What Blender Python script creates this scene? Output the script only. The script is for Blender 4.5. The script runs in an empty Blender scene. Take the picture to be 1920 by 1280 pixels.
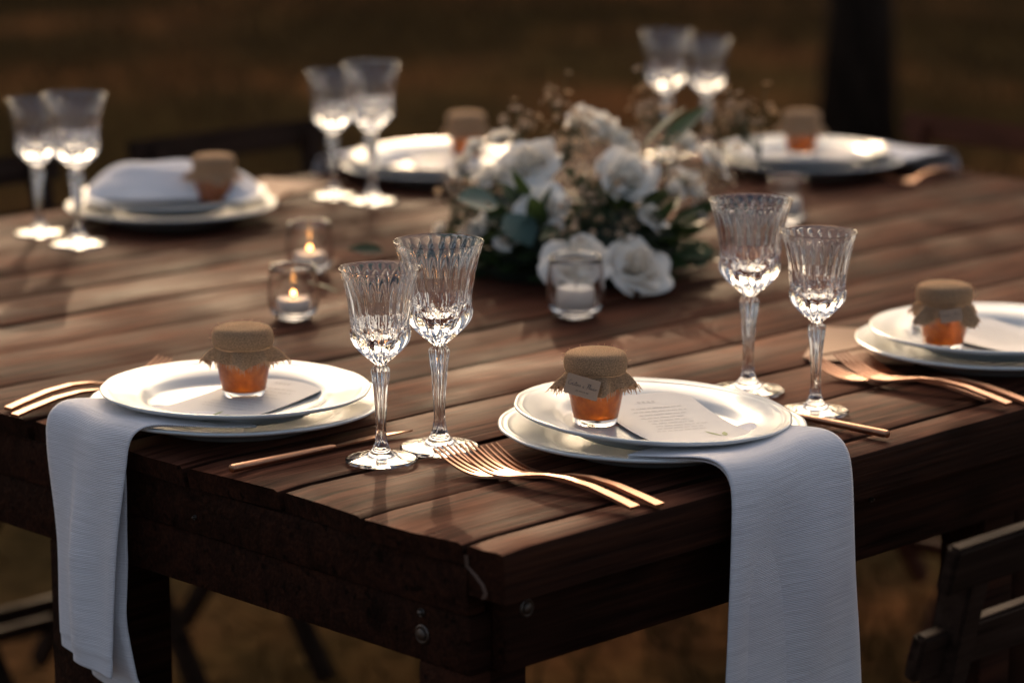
import bpy, bmesh, math, random
import numpy as np
from mathutils import Vector, Matrix, Euler
R = math.radians
rng = random.Random(11)
nr = np.random.default_rng(5)
S = bpy.context.scene
C = S.collection

# ------------------------------------------------------------------ camera
PITCH, AZ = 12.022, 45.15              # looking down; azimuth of view from the table's long side
CAM = Vector((-1.5695, -1.5911, 1.41))
FW = Vector((math.cos(R(AZ)), math.sin(R(AZ)), 0))
RT = Vector((math.sin(R(AZ)), -math.cos(R(AZ)), 0))
VIEW = FW * math.cos(R(PITCH)) + Vector((0, 0, -math.sin(R(PITCH))))
cd = bpy.data.cameras.new('camera'); cam = bpy.data.objects.new('camera', cd); C.objects.link(cam)
cam.location = CAM
cam.rotation_euler = VIEW.to_track_quat('-Z', 'Y').to_euler()
cd.sensor_width = 36; cd.lens = 101.25; cd.clip_start = .05; cd.clip_end = 600
cd.dof.use_dof = True; cd.dof.focus_distance = 2.60; cd.dof.aperture_fstop = 3.5
cd.dof.aperture_blades = 0
S.camera = cam

# ------------------------------------------------------------------ world, sun, exposure
SUN_EL, SUN_AZ = 22.0, 47.0            # sun behind the table, shadows run to the camera
w = bpy.data.worlds.new('World'); S.world = w; w.use_nodes = True
wn = w.node_tree.nodes; wl = w.node_tree.links
bg = wn['Background']; sky = wn.new('ShaderNodeTexSky'); sky.sky_type = 'NISHITA'
sky.sun_disc = False; sky.sun_elevation = R(SUN_EL); sky.sun_rotation = R(90 - SUN_AZ)
sky.altitude = 100; sky.air_density = .7; sky.dust_density = 8.0; sky.ozone_density = .0
wb = wn.new('ShaderNodeMixRGB'); wb.blend_type = 'MULTIPLY'; wb.inputs[0].default_value = 1; wb.inputs[2].default_value = (1.07, 1.0, .90, 1)   # warm tint standing in for white balance, the same over the whole sky
wl.new(sky.outputs[0], wb.inputs[1]); wl.new(wb.outputs[0], bg.inputs[0]); bg.inputs[1].default_value = .15
sl = bpy.data.lights.new('sun', 'SUN'); sun = bpy.data.objects.new('sun', sl); C.objects.link(sun)
sdir = Vector((math.cos(R(SUN_AZ)) * math.cos(R(SUN_EL)), math.sin(R(SUN_AZ)) * math.cos(R(SUN_EL)), math.sin(R(SUN_EL))))
sun.rotation_euler = sdir.to_track_quat('Z', 'Y').to_euler(); sun.location = sdir * 40
sl.energy = 2.1; sl.angle = R(.55); sl.color = (1.0, .69, .43)
S.view_settings.view_transform = 'Standard'; S.view_settings.look = 'None'
S.view_settings.exposure = 0.70; S.view_settings.gamma = 1.0; S.view_settings.use_curve_mapping = False
S.render.engine = 'CYCLES'
cy = S.cycles
cy.max_bounces = 18; cy.transmission_bounces = 16; cy.glossy_bounces = 8; cy.diffuse_bounces = 4; cy.transparent_max_bounces = 8
cy.sample_clamp_indirect = 6.0; cy.blur_glossy = .6; cy.use_denoising = True
cy.caustics_refractive = True; cy.caustics_reflective = True

# ------------------------------------------------------------------ helpers
TZ = .76                                # table top height
def tag(o, label=None, cat=None, group=None, kind=None):
    if label: o['label'] = label
    if cat: o['category'] = cat
    if group: o['group'] = group
    if kind: o['kind'] = kind
    return o
def empty(name, loc=(0, 0, 0), rz=0, rot=None):
    o = bpy.data.objects.new(name, None); C.objects.link(o); o.empty_display_size = .02
    o.location = loc; o.rotation_euler = rot if rot else (0, 0, rz); return o
def link(name, me, mat=None, parent=None, loc=None, rot=None, scale=None):
    o = bpy.data.objects.new(name, me); C.objects.link(o)
    if mat and not me.materials: me.materials.append(mat)
    if parent: o.parent = parent
    if loc is not None: o.location = loc
    if rot is not None: o.rotation_euler = rot
    if scale is not None: o.scale = scale if hasattr(scale, '__len__') else (scale,) * 3
    return o
class MB:
    def __init__(s): s.v = []; s.f = []; s.uv = []
    def add(s, vs, fs, uv=None):
        n = len(s.v); s.v += [tuple(map(float, p)) for p in vs]; s.f += [tuple(i + n for i in f) for f in fs]
        s.uv += uv if uv is not None else [(0, 0)] * len(vs); return s
    def grid(s, P, closed_u=False, closed_v=False, uv=None):
        P = np.asarray(P, float); nu, nv = P.shape[:2]; fs = []
        for i in range(nu if closed_u else nu - 1):
            for j in range(nv if closed_v else nv - 1):
                a, b = i, (i + 1) % nu; c, d = j, (j + 1) % nv
                fs.append((a * nv + c, b * nv + c, b * nv + d, a * nv + d))
        return s.add(P.reshape(-1, 3), fs, None if uv is None else [tuple(q) for q in np.asarray(uv).reshape(-1, 2)])
    def box(s, x0, x1, y0, y1, z0, z1):
        vs = [(x, y, z) for x in (x0, x1) for y in (y0, y1) for z in (z0, z1)]
        return s.add(vs, [(0, 1, 3, 2), (4, 6, 7, 5), (0, 4, 5, 1), (2, 3, 7, 6), (0, 2, 6, 4), (1, 5, 7, 3)])
    def lathe(s, prof, n=48, mod=None):
        """prof: list of (r,z) from bottom to top along the outside; mod(r,z,theta)->r"""
        P = np.zeros((len(prof), n, 3)); th = np.arange(n) * 2 * math.pi / n; uv = np.zeros((len(prof), n, 2))
        L = 0; pr = prof[0]
        for i, (r, z) in enumerate(prof):
            L += math.hypot(r - pr[0], z - pr[1]); pr = (r, z)
            rr = np.array([mod(r, z, t) for t in th]) if mod else np.full(n, r)
            P[i, :, 0] = rr * np.cos(th); P[i, :, 1] = rr * np.sin(th); P[i, :, 2] = z
            uv[i, :, 0] = th * .03; uv[i, :, 1] = L
        return s.grid(P, closed_v=True, uv=uv)
    def tube(s, pts, rad, n=8, cap=True):
        pts = [Vector(p) for p in pts]; k = len(pts)
        rad = [rad] * k if not hasattr(rad, '__len__') else rad
        up = Vector((0, 0, 1)); P = []; t0 = (pts[1] - pts[0]).normalized()
        a = t0.cross(up); a = a if a.length > 1e-3 else t0.cross(Vector((1, 0, 0))); a.normalize()
        for i in range(k):
            t = (pts[min(i + 1, k - 1)] - pts[max(i - 1, 0)]).normalized()
            a = (a - t * a.dot(t)).normalized(); b = t.cross(a)
            P.append([pts[i] + (a * math.cos(q) + b * math.sin(q)) * rad[i] for q in [2 * math.pi * j / n for j in range(n)]])
        base = len(s.v); s.grid([[tuple(p) for p in r] for r in P], closed_v=True)
        if cap:
            s.f.append(tuple(base + j for j in range(n))); s.f.append(tuple(base + (k - 1) * n + j for j in reversed(range(n))))
        return s
    def mesh(s, name, smooth=True, sharp=None, fix=True):
        me = bpy.data.meshes.new(name); me.from_pydata(s.v, [], s.f); me.update()
        if fix:
            bm = bmesh.new(); bm.from_mesh(me); bmesh.ops.recalc_face_normals(bm, faces=bm.faces); bm.to_mesh(me); bm.free()
        ul = me.uv_layers.new(name='UVMap'); vi = np.zeros(len(me.loops), int); me.loops.foreach_get('vertex_index', vi)
        ul.data.foreach_set('uv', np.asarray(s.uv, float)[vi].ravel())
        if smooth:
            me.shade_smooth()
            if sharp: me.set_sharp_from_angle(angle=R(sharp))
        return me
    def build(s, name, mat, parent=None, smooth=True, sharp=None, **k):
        return link(name, s.mesh(name, smooth, sharp), mat, parent, **k)
def interp(x, tab): return float(np.interp(x, [p[0] for p in tab], [p[1] for p in tab]))
def bevel_box(name, x0, x1, y0, y1, z0, z1, mat, parent, b=.003, seg=2, jit=0, seed=0):
    bm = bmesh.new(); m = MB().box(x0, x1, y0, y1, z0, z1)
    vs = [bm.verts.new(v) for v in m.v]; [bm.faces.new([vs[i] for i in f]) for f in m.f]
    bmesh.ops.recalc_face_normals(bm, faces=bm.faces)
    bmesh.ops.bevel(bm, geom=bm.edges[:], offset=b, segments=seg, affect='EDGES', profile=.6)
    me = bpy.data.meshes.new(name); bm.to_mesh(me); bm.free(); me.shade_smooth(); me.set_sharp_from_angle(angle=R(40))
    return link(name, me, mat, parent)

# ------------------------------------------------------------------ materials
def nodes(name):
    m = bpy.data.materials.new(name); m.use_nodes = True; nt = m.node_tree
    return m, nt.nodes, nt.links, nt.nodes['Principled BSDF']
def simple(name, col, rough=.5, metal=0, **kw):
    m, n, l, b = nodes(name); b.inputs['Base Color'].default_value = (*col, 1); b.inputs['Roughness'].default_value = rough
    b.inputs['Metallic'].default_value = metal
    for k, v in kw.items(): b.inputs[k.replace('_', ' ')].default_value = v
    return m
def ramp(n, stops):
    r = n.new('ShaderNodeValToRGB'); e = r.color_ramp.elements
    while len(e) < len(stops): e.new(.5)
    for q, (p, c) in zip(e, stops): q.position = p; q.color = (*c, 1)
    return r
def wood(name, dark, mid, light, rough=(.34, .6), bump=.35, scale=1.0, spec=.5):
    m, n, l, b = nodes(name)
    tc = n.new('ShaderNodeTexCoord'); oi = n.new('ShaderNodeObjectInfo')
    mul = n.new('ShaderNodeVectorMath'); mul.operation = 'SCALE'; mul.inputs[0].default_value = (13.1, 7.7, 3.3)
    l.new(oi.outputs['Random'], mul.inputs['Scale'])
    ad = n.new('ShaderNodeVectorMath'); ad.operation = 'ADD'; l.new(tc.outputs['Object'], ad.inputs[0]); l.new(mul.outputs[0], ad.inputs[1])
    def mp(sc):
        q = n.new('ShaderNodeMapping'); q.inputs['Scale'].default_value = sc; l.new(ad.outputs[0], q.inputs[0]); return q
    # broad figure: warped rings
    m1 = mp((.9 * scale, 9 * scale, 9 * scale)); n1 = n.new('ShaderNodeTexNoise'); n1.inputs['Scale'].default_value = 1.6; n1.inputs['Detail'].default_value = 3
    n1.inputs['Distortion'].default_value = .6; l.new(m1.outputs[0], n1.inputs[0])
    sn = n.new('ShaderNodeMath'); sn.operation = 'MULTIPLY'; sn.inputs[1].default_value = 46; l.new(n1.outputs[0], sn.inputs[0])
    si = n.new('ShaderNodeMath'); si.operation = 'SINE'; l.new(sn.outputs[0], si.inputs[0])
    # fine fibres
    m2 = mp((7 * scale, 260 * scale, 260 * scale)); n2 = n.new('ShaderNodeTexNoise'); n2.inputs['Scale'].default_value = 1; n2.inputs['Detail'].default_value = 4; l.new(m2.outputs[0], n2.inputs[0])
    # blotches of wear
    m3 = mp((5, 9, 9)); n3 = n.new('ShaderNodeTexNoise'); n3.inputs['Scale'].default_value = 1.3; n3.inputs['Detail'].default_value = 5; l.new(m3.outputs[0], n3.inputs[0])
    a = n.new('ShaderNodeMath'); a.operation = 'MULTIPLY_ADD'; a.inputs[1].default_value = .10; l.new(si.outputs[0], a.inputs[0]); l.new(n2.outputs[0], a.inputs[2])
    c = n.new('ShaderNodeMath'); c.operation = 'MULTIPLY_ADD'; c.inputs[1].default_value = .75; l.new(n3.outputs[0], c.inputs[0]); l.new(a.outputs[0], c.inputs[2])
    d = n.new('ShaderNodeMath'); d.operation = 'MULTIPLY_ADD'; d.inputs[1].default_value = .22; l.new(oi.outputs['Random'], d.inputs[0]); l.new(c.outputs[0], d.inputs[2])
    rp = ramp(n, [(.55, dark), (.95, mid), (1.3 / 1.3, light)]); 
    mr = n.new('ShaderNodeMapRange'); mr.inputs[1].default_value = .45; mr.inputs[2].default_value = 1.55; l.new(d.outputs[0], mr.inputs[0])
    rp.color_ramp.elements[0].position = .15; rp.color_ramp.elements[1].position = .5; rp.color_ramp.elements[2].position = .95
    l.new(mr.outputs[0], rp.inputs[0])
    m4 = mp((4.5, 85, 85)); n4 = n.new('ShaderNodeTexNoise'); n4.inputs['Scale'].default_value = 1; n4.inputs['Detail'].default_value = 2; l.new(m4.outputs[0], n4.inputs[0])
    ck = ramp(n, [(.60, (1, 1, 1)), (.70, (.30, .27, .25))]); l.new(n4.outputs[0], ck.inputs[0])
    vo = n.new('ShaderNodeTexVoronoi'); m5 = mp((3.2, 8.5, 8.5)); l.new(m5.outputs[0], vo.inputs[0]); vo.inputs['Scale'].default_value = 1.0
    kn = ramp(n, [(.05, (.22, .18, .16)), (.16, (1, 1, 1))]); l.new(vo.outputs['Distance'], kn.inputs[0])
    x1 = n.new('ShaderNodeMixRGB'); x1.blend_type = 'MULTIPLY'; x1.inputs[0].default_value = 1; l.new(rp.outputs[0], x1.inputs[1]); l.new(ck.outputs[0], x1.inputs[2])
    x2 = n.new('ShaderNodeMixRGB'); x2.blend_type = 'MULTIPLY'; x2.inputs[0].default_value = .8; l.new(x1.outputs[0], x2.inputs[1]); l.new(kn.outputs[0], x2.inputs[2]); l.new(x2.outputs[0], b.inputs['Base Color'])
    rr = n.new('ShaderNodeMapRange'); rr.inputs[3].default_value = rough[0]; rr.inputs[4].default_value = rough[1]; l.new(n3.outputs[0], rr.inputs[0]); rr.inputs[1].default_value = .3; rr.inputs[2].default_value = .7
    l.new(rr.outputs[0], b.inputs['Roughness'])
    bp = n.new('ShaderNodeBump'); bp.inputs['Strength'].default_value = bump; bp.inputs['Distance'].default_value = .004
    l.new(a.outputs[0], bp.inputs['Height']); l.new(bp.outputs[0], b.inputs['Normal'])
    b.inputs['Specular IOR Level'].default_value = spec; b.inputs['Specular Tint'].default_value = (1, .74, .55, 1)
    return m
M = {}
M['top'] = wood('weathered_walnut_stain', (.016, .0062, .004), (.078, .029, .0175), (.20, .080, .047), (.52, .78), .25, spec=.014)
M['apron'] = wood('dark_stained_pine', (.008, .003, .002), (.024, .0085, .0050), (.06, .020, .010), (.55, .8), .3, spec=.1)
M['chair'] = wood('chair_wood', (.014, .008, .006), (.03, .017, .012), (.05, .03, .022), (.6, .8), .2, spec=.1)
M['redchair'] = wood('reddish_chair_wood', (.05, .018, .010), (.10, .035, .02), (.16, .06, .035), (.6, .8), .2, spec=.15)
M['split'] = simple('raw_split_wood', (.13, .07, .045), .8)
M['steel'] = simple('dull_bolt_steel', (.13, .105, .09), .5, 1)
M['porcelain'] = simple('porcelain', (.66, .68, .67), .19)
M['glass'] = simple('crystal', (1, 1, 1), 0.02, Transmission_Weight=1.0, IOR=1.52)
M['rose_gold'] = simple('copper_cutlery', (.42, .225, .14), .38, 1)
M['card'] = simple('ivory_card', (.68, .655, .63), .8)
M['ink'] = simple('grey_ink', (.10, .08, .08), .7)
M['paleink'] = simple('pale_ink', (.56, .535, .51), .8)
M['printgreen'] = simple('green_print', (.36, .40, .20), .8)
M['tagpaper'] = simple('kraft_tag', (.42, .28, .19), .85)
M['kraft'] = simple('kraft_paper', (.33, .185, .105), .8)
M['wax'] = simple('candle_wax', (.82, .78, .72), .5)
M['tin'] = simple('tin_cup', (.8, .78, .75), .3, 1)
M['wick'] = simple('wick', (.02, .015, .01), .9)
M['foam'] = simple('wet_floral_foam', (.012, .02, .008), .9)
m, n, l, b = nodes('candle_flame'); e = n.new('ShaderNodeEmission'); e.inputs[0].default_value = (1, .42, .12, 1); e.inputs[1].default_value = 18
l.new(e.outputs[0], n['Material Output'].inputs[0]); M['flame'] = m
# jam
m, n, l, b = nodes('apricot_jam'); tc = n.new('ShaderNodeTexCoord'); no = n.new('ShaderNodeTexNoise'); no.inputs['Scale'].default_value = 140; no.inputs['Detail'].default_value = 4
l.new(tc.outputs['Object'], no.inputs[0]); rp = ramp(n, [(.3, (.60, .115, .003)), (.7, (.90, .25, .008))]); l.new(no.outputs[0], rp.inputs[0]); l.new(rp.outputs[0], b.inputs['Base Color'])
b.inputs['Subsurface Weight'].default_value = 0; b.inputs['Transmission Weight'].default_value = .45; b.inputs['IOR'].default_value = 1.4; b.inputs['Subsurface Radius'].default_value = (1, .28, .04); b.inputs['Subsurface Scale'].default_value = .018
b.inputs['Roughness'].default_value = .35; M['jam'] = m
# burlap and linen
def cloth(name, col, var, pitch, bump, slub=False, trans=0):
    m, n, l, b = nodes(name); uv = n.new('ShaderNodeUVMap'); sp = n.new('ShaderNodeSeparateXYZ'); l.new(uv.outputs[0], sp.inputs[0])
    def wv(o, p):
        a = n.new('ShaderNodeMath'); a.operation = 'MULTIPLY'; a.inputs[1].default_value = 2 * math.pi / p; l.new(o, a.inputs[0])
        s_ = n.new('ShaderNodeMath'); s_.operation = 'SINE'; l.new(a.outputs[0], s_.inputs[0]); return s_
    wu, wv_ = wv(sp.outputs[0], pitch), wv(sp.outputs[1], pitch)
    ad = n.new('ShaderNodeMath'); ad.operation = 'ADD' if slub else 'MULTIPLY'
    if slub: ad.inputs[0].default_value = 0; l.new(wv_.outputs[0], ad.inputs[1])
    else: l.new(wu.outputs[0], ad.inputs[0]); l.new(wv_.outputs[0], ad.inputs[1])
    mp = n.new('ShaderNodeMapping'); mp.inputs['Scale'].default_value = (16, 900, 1) if slub else (700, 700, 1); l.new(uv.outputs[0], mp.inputs[0])
    no = n.new('ShaderNodeTexNoise'); no.inputs['Scale'].default_value = 1; no.inputs['Detail'].default_value = 2; l.new(mp.outputs[0], no.inputs[0])
    h = n.new('ShaderNodeMath'); h.operation = 'MULTIPLY_ADD'; h.inputs[1].default_value = 1.8; l.new(no.outputs[0], h.inputs[0]); l.new(ad.outputs[0], h.inputs[2])
    bp = n.new('ShaderNodeBump'); bp.inputs['Strength'].default_value = bump; bp.inputs['Distance'].default_value = .0010; l.new(h.outputs[0], bp.inputs['Height']); l.new(bp.outputs[0], b.inputs['Normal'])
    lo = tuple(c * (1 - var) for c in col); hi = tuple(min(1, c * (1 + var)) for c in col)
    rp = ramp(n, [(.3, lo), (.72, hi)]); l.new(no.outputs[0], rp.inputs[0]); l.new(rp.outputs[0], b.inputs['Base Color'])
    b.inputs['Roughness'].default_value = .9; b.inputs['Specular IOR Level'].default_value = .15
    b.inputs['Sheen Weight'].default_value = .12 if slub else 0
    return m
M['burlap'] = cloth('burlap', (.88, .47, .27), .42, .0014, 1.0)
M['thread'] = simple('jute_thread', (.76, .45, .24), .9)
M['linen'] = cloth('lilac_white_linen', (.87, .845, .86), .12, .0016, .40, slub=True)
# plants
def leafmat(name, a, bcol, rough=.45, tr=.25):
    m, n, l, b = nodes(name); oi = n.new('ShaderNodeObjectInfo'); no = n.new('ShaderNodeTexNoise'); no.inputs['Scale'].default_value = 3
    g = n.new('ShaderNodeNewGeometry'); l.new(g.outputs['Position'], no.inputs[0])
    ad = n.new('ShaderNodeMath'); ad.operation = 'ADD'; l.new(oi.outputs['Random'], ad.inputs[0]); l.new(no.outputs[0], ad.inputs[1])
    rp = ramp(n, [(.4, a), (1.0, bcol)]); l.new(ad.outputs[0], rp.inputs[0]); l.new(rp.outputs[0], b.inputs['Base Color']); b.inputs['Roughness'].default_value = rough
    t = n.new('ShaderNodeBsdfTranslucent'); l.new(rp.outputs[0], t.inputs[0]); mx = n.new('ShaderNodeMixShader'); mx.inputs[0].default_value = tr
    l.new(b.outputs[0], mx.inputs[1]); l.new(t.outputs[0], mx.inputs[2]); l.new(mx.outputs[0], n['Material Output'].inputs[0]); return m
M['leaf'] = leafmat('bouquet_leaf', (.012, .03, .010), (.045, .075, .022))
M['euca'] = leafmat('eucalyptus_leaf', (.05, .10, .08), (.09, .15, .12), .5)
M['treeleaf'] = leafmat('tree_leaf', (.022, .034, .010), (.06, .07, .022), .5, .12)
M['petal'] = leafmat('cream_petal', (.92, .83, .70), (.94, .89, .80), .55, .14)
M['waxflower'] = leafmat('waxflower_petal', (.42, .27, .15), (.58, .42, .28), .6, .3)
M['waxeye'] = simple('waxflower_eye', (.16, .06, .02), .7)
M['stem'] = simple('plant_stem', (.05, .06, .02), .6)
M['grass'] = leafmat('dry_grass', (.024, .0195, .0095), (.064, .041, .019), .9, .15); M['grass'].node_tree.nodes['Principled BSDF'].inputs['Specular IOR Level'].default_value = 0
# bark, ground
m, n, l, b = nodes('bark'); tc = n.new('ShaderNodeTexCoord'); mp = n.new('ShaderNodeMapping'); mp.inputs['Scale'].default_value = (30, 30, 5); l.new(tc.outputs['Object'], mp.inputs[0])
no = n.new('ShaderNodeTexNoise'); no.inputs['Scale'].default_value = 1; no.inputs['Detail'].default_value = 5; l.new(mp.outputs[0], no.inputs[0])
b.inputs['Specular IOR Level'].default_value = .03; rp = ramp(n, [(.35, (.015, .010, .0075)), (.7, (.045, .031, .022))]); l.new(no.outputs[0], rp.inputs[0]); l.new(rp.outputs[0], b.inputs['Base Color']); b.inputs['Roughness'].default_value = .9
bp = n.new('ShaderNodeBump'); bp.inputs['Distance'].default_value = .02; l.new(no.outputs[0], bp.inputs['Height']); l.new(bp.outputs[0], b.inputs['Normal']); M['bark'] = m
m, n, l, b = nodes('meadow_ground'); tc = n.new('ShaderNodeTexCoord')
n1 = n.new('ShaderNodeTexNoise'); n1.inputs['Scale'].default_value = .55; n1.inputs['Detail'].default_value = 6; n1.inputs['Roughness'].default_value = .6; l.new(tc.outputs['Object'], n1.inputs[0])
n2 = n.new('ShaderNodeTexNoise'); n2.inputs['Scale'].default_value = 24; n2.inputs['Detail'].default_value = 5; l.new(tc.outputs['Object'], n2.inputs[0])
r1 = ramp(n, [(.34, (.023, .0195, .0095)), (.5, (.046, .032, .0155)), (.66, (.105, .050, .024))]); l.new(n1.outputs[0], r1.inputs[0])
mx = n.new('ShaderNodeMixRGB'); mx.blend_type = 'MULTIPLY'; mx.inputs[0].default_value = .7; r2 = ramp(n, [(.3, (.35, .33, .3)), (.7, (1.3, 1.2, 1.1))]); l.new(n2.outputs[0], r2.inputs[0])
l.new(r1.outputs[0], mx.inputs[1]); l.new(r2.outputs[0], mx.inputs[2]); l.new(mx.outputs[0], b.inputs['Base Color']); b.inputs['Roughness'].default_value = 1; b.inputs['Specular IOR Level'].default_value = 0
bp = n.new('ShaderNodeBump'); bp.inputs['Distance'].default_value = .03; bp.inputs['Strength'].default_value = .6; l.new(n2.outputs[0], bp.inputs['Height']); l.new(bp.outputs[0], b.inputs['Normal']); M['ground'] = m

# ------------------------------------------------------------------ ground, grass, trees
def gz(x, y): return .03 * math.sin(x * .7 + 1) * math.cos(y * .6) + .02 * math.sin(x * 1.9 + y * 1.3) - .03
nx = 120; gx = np.concatenate([np.linspace(-250, -8, 12), np.linspace(-6, 26, nx), np.linspace(30, 280, 12)])
P = np.zeros((len(gx), len(gx), 3))
for i, x in enumerate(gx):
    for j, y in enumerate(gx): P[i, j] = (x, y, gz(x, y))
g = MB().grid(P).build('ground', M['ground']); tag(g, 'brown and olive meadow ground around the table', 'ground', kind='structure')
bl = MB(); vs = []; fs = []
for k in range(30000):
    d = 3.0 + 13 * rng.random() ** .8; s_ = (rng.random() - .5) * (.62 * d + 1.2)
    x, y = CAM.x + FW.x * d + RT.x * s_, CAM.y + FW.y * d + RT.y * s_
    nz = math.sin(x * 1.3 + 2) + math.sin(y * 1.7) + math.sin(x * .6 - y * .9)
    if nz < -.9 and rng.random() < .8: continue
    a = rng.random() * 6.28; h = rng.uniform(.03, .085); wd = .004 + .0015 * d / 4; lx, ly = rng.gauss(0, .03), rng.gauss(0, .03); z = gz(x, y) - .004
    q = len(vs); vs += [(x - math.cos(a) * wd, y - math.sin(a) * wd, z), (x + math.cos(a) * wd, y + math.sin(a) * wd, z), (x + lx, y + ly, z + h)]; fs.append((q, q + 1, q + 2))
bl.add(vs, fs); gr = link('grass', bl.mesh('grass', fix=False), M['grass']); tag(gr, 'short dry grass growing over the meadow ground', 'grass', kind='stuff')

def leaves(pts, size, seedr):
    """one mesh of many small folded leaves round the given points"""
    pts = np.asarray(pts); n_ = len(pts); r_ = np.random.default_rng(seedr)
    d = r_.normal(size=(n_, 3)); d[:, 2] -= .35; d /= np.linalg.norm(d, axis=1)[:, None]
    a = r_.normal(size=(n_, 3)); a -= d * (a * d).sum(1)[:, None]; a /= np.linalg.norm(a, axis=1)[:, None]
    nn = np.cross(d, a); L = (size * r_.uniform(.6, 1.25, n_))[:, None]; W = L * .30
    v = np.stack([pts, pts + d * L * .5 + a * W + nn * L * .08, pts + d * L, pts + d * L * .5 - a * W + nn * L * .08], 1).reshape(-1, 3)
    i = np.arange(n_) * 4; f = np.concatenate([np.stack([i, i + 1, i + 2], 1), np.stack([i, i + 2, i + 3], 1)])
    me = bpy.data.meshes.new('leaves'); me.from_pydata(v.tolist(), [], f.tolist()); me.update(); return me
def at(s_, d, z): return (CAM.x + FW.x * d + RT.x * s_, CAM.y + FW.y * d + RT.y * s_, z)
TAN = math.tan(R(SUN_EL)); DAZ = math.tan(R(SUN_AZ - AZ))      # sun slightly left of the view axis
def shade_point(s_, d, D):
    """a point of the crown at depth D whose shadow falls on the table top at (s,d)"""
    k = D - d; return at(s_ - k * DAZ, D, TZ + k * TAN / math.cos(R(SUN_AZ - AZ)))
tr = empty('tree', at(1.20, 9.98, -.05)); tag(tr, 'dark tree trunk standing in the meadow behind the far right plates', 'tree')
t0 = tr.location
mb = MB(); path = [(0, 0, 0), (.02, .01, .5), (.0, .03, 1.2), (-.06, .05, 2.0), (-.05, .12, 2.9), (.08, .15, 3.8), (.12, .1, 5.0), (.1, .1, 6.2)]
mb.tube(path, [.155, .118, .108, .102, .095, .08, .055, .02], 14)
for k in range(16):
    a = rng.random() * 6.28; z0 = rng.uniform(1.9, 4.6); L = rng.uniform(1.0, 2.3); p = [(0, .1, z0)]
    for j in range(1, 5): p.append((math.cos(a) * L * j / 4 + rng.gauss(0, .05), .1 + math.sin(a) * L * j / 4 + rng.gauss(0, .05), z0 + L * .5 * j / 4 + rng.gauss(0, .05)))
    mb.tube(p, [.045, .034, .025, .016, .006], 7)
mb.build('trunk', M['bark'], tr)
pts = []
# unseen crown shaped for the shade it casts: dense at right, thinner to the left
def clump(s_, d, D, n_, sp):
    c = np.array(shade_point(s_, d, D)); pts.extend((c + nr.normal(size=(n_, 3)) * sp).tolist())
for k in range(300):
    s_ = rng.uniform(.16, 2.6); d = rng.uniform(1.6, 6.0)
    if s_ < .40 and 2.4 < d < 4.1: continue  # opening that lets the sun reach the flowers
    clump(s_, d, rng.uniform(8.3, 11.4), 26, (.13, .13, .10))
for k in range(170):
    clump(rng.uniform(-2.6, 2.6), rng.uniform(5.6, 8.4), rng.uniform(10.0, 12.0), 26, (.16, .16, .10))  # clumps added to shade the ground under and behind the table
for k in range(125):
    s_ = rng.uniform(-1.6, .2); d = rng.uniform(2.75, 5.4)
    if s_ > -.25 and 2.9 < d < 3.5: continue
    clump(s_, d, rng.uniform(8.6, 10.8), 9, (.12, .12, .04))
for k in range(20): clump(rng.uniform(-.46, -.12), rng.uniform(2.50, 2.86), rng.uniform(8.6, 10.6), 16, (.05, .05, .03))   # leaf clumps added to shade the two front settings
for k in range(16): clump(rng.uniform(.06, .32), rng.uniform(2.42, 2.72), rng.uniform(8.6, 10.6), 14, (.05, .05, .03))
cr = link('crown', leaves(np.array(pts) - np.array(t0), .085, 3), M['treeleaf'], tr)
# unseen belt of leaves added to block the low sky behind the table
pts = []
for k in range(260):
    s_ = rng.uniform(-13, 13); D = rng.uniform(21, 27); zc = rng.uniform(.3, 5.2) if rng.random() < .8 else rng.uniform(4, 6.2)
    c = np.array(at(s_, D, zc)); pts.extend((c + nr.normal(size=(34, 3)) * (.8, .8, .5)).tolist())
wd = link('unseen_woodland', leaves(pts, .42, 8), M['treeleaf']); tag(wd, 'unseen edge of the wood, added to block the low sky beyond the meadow', 'unseen_woodland', kind='stuff')

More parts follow.
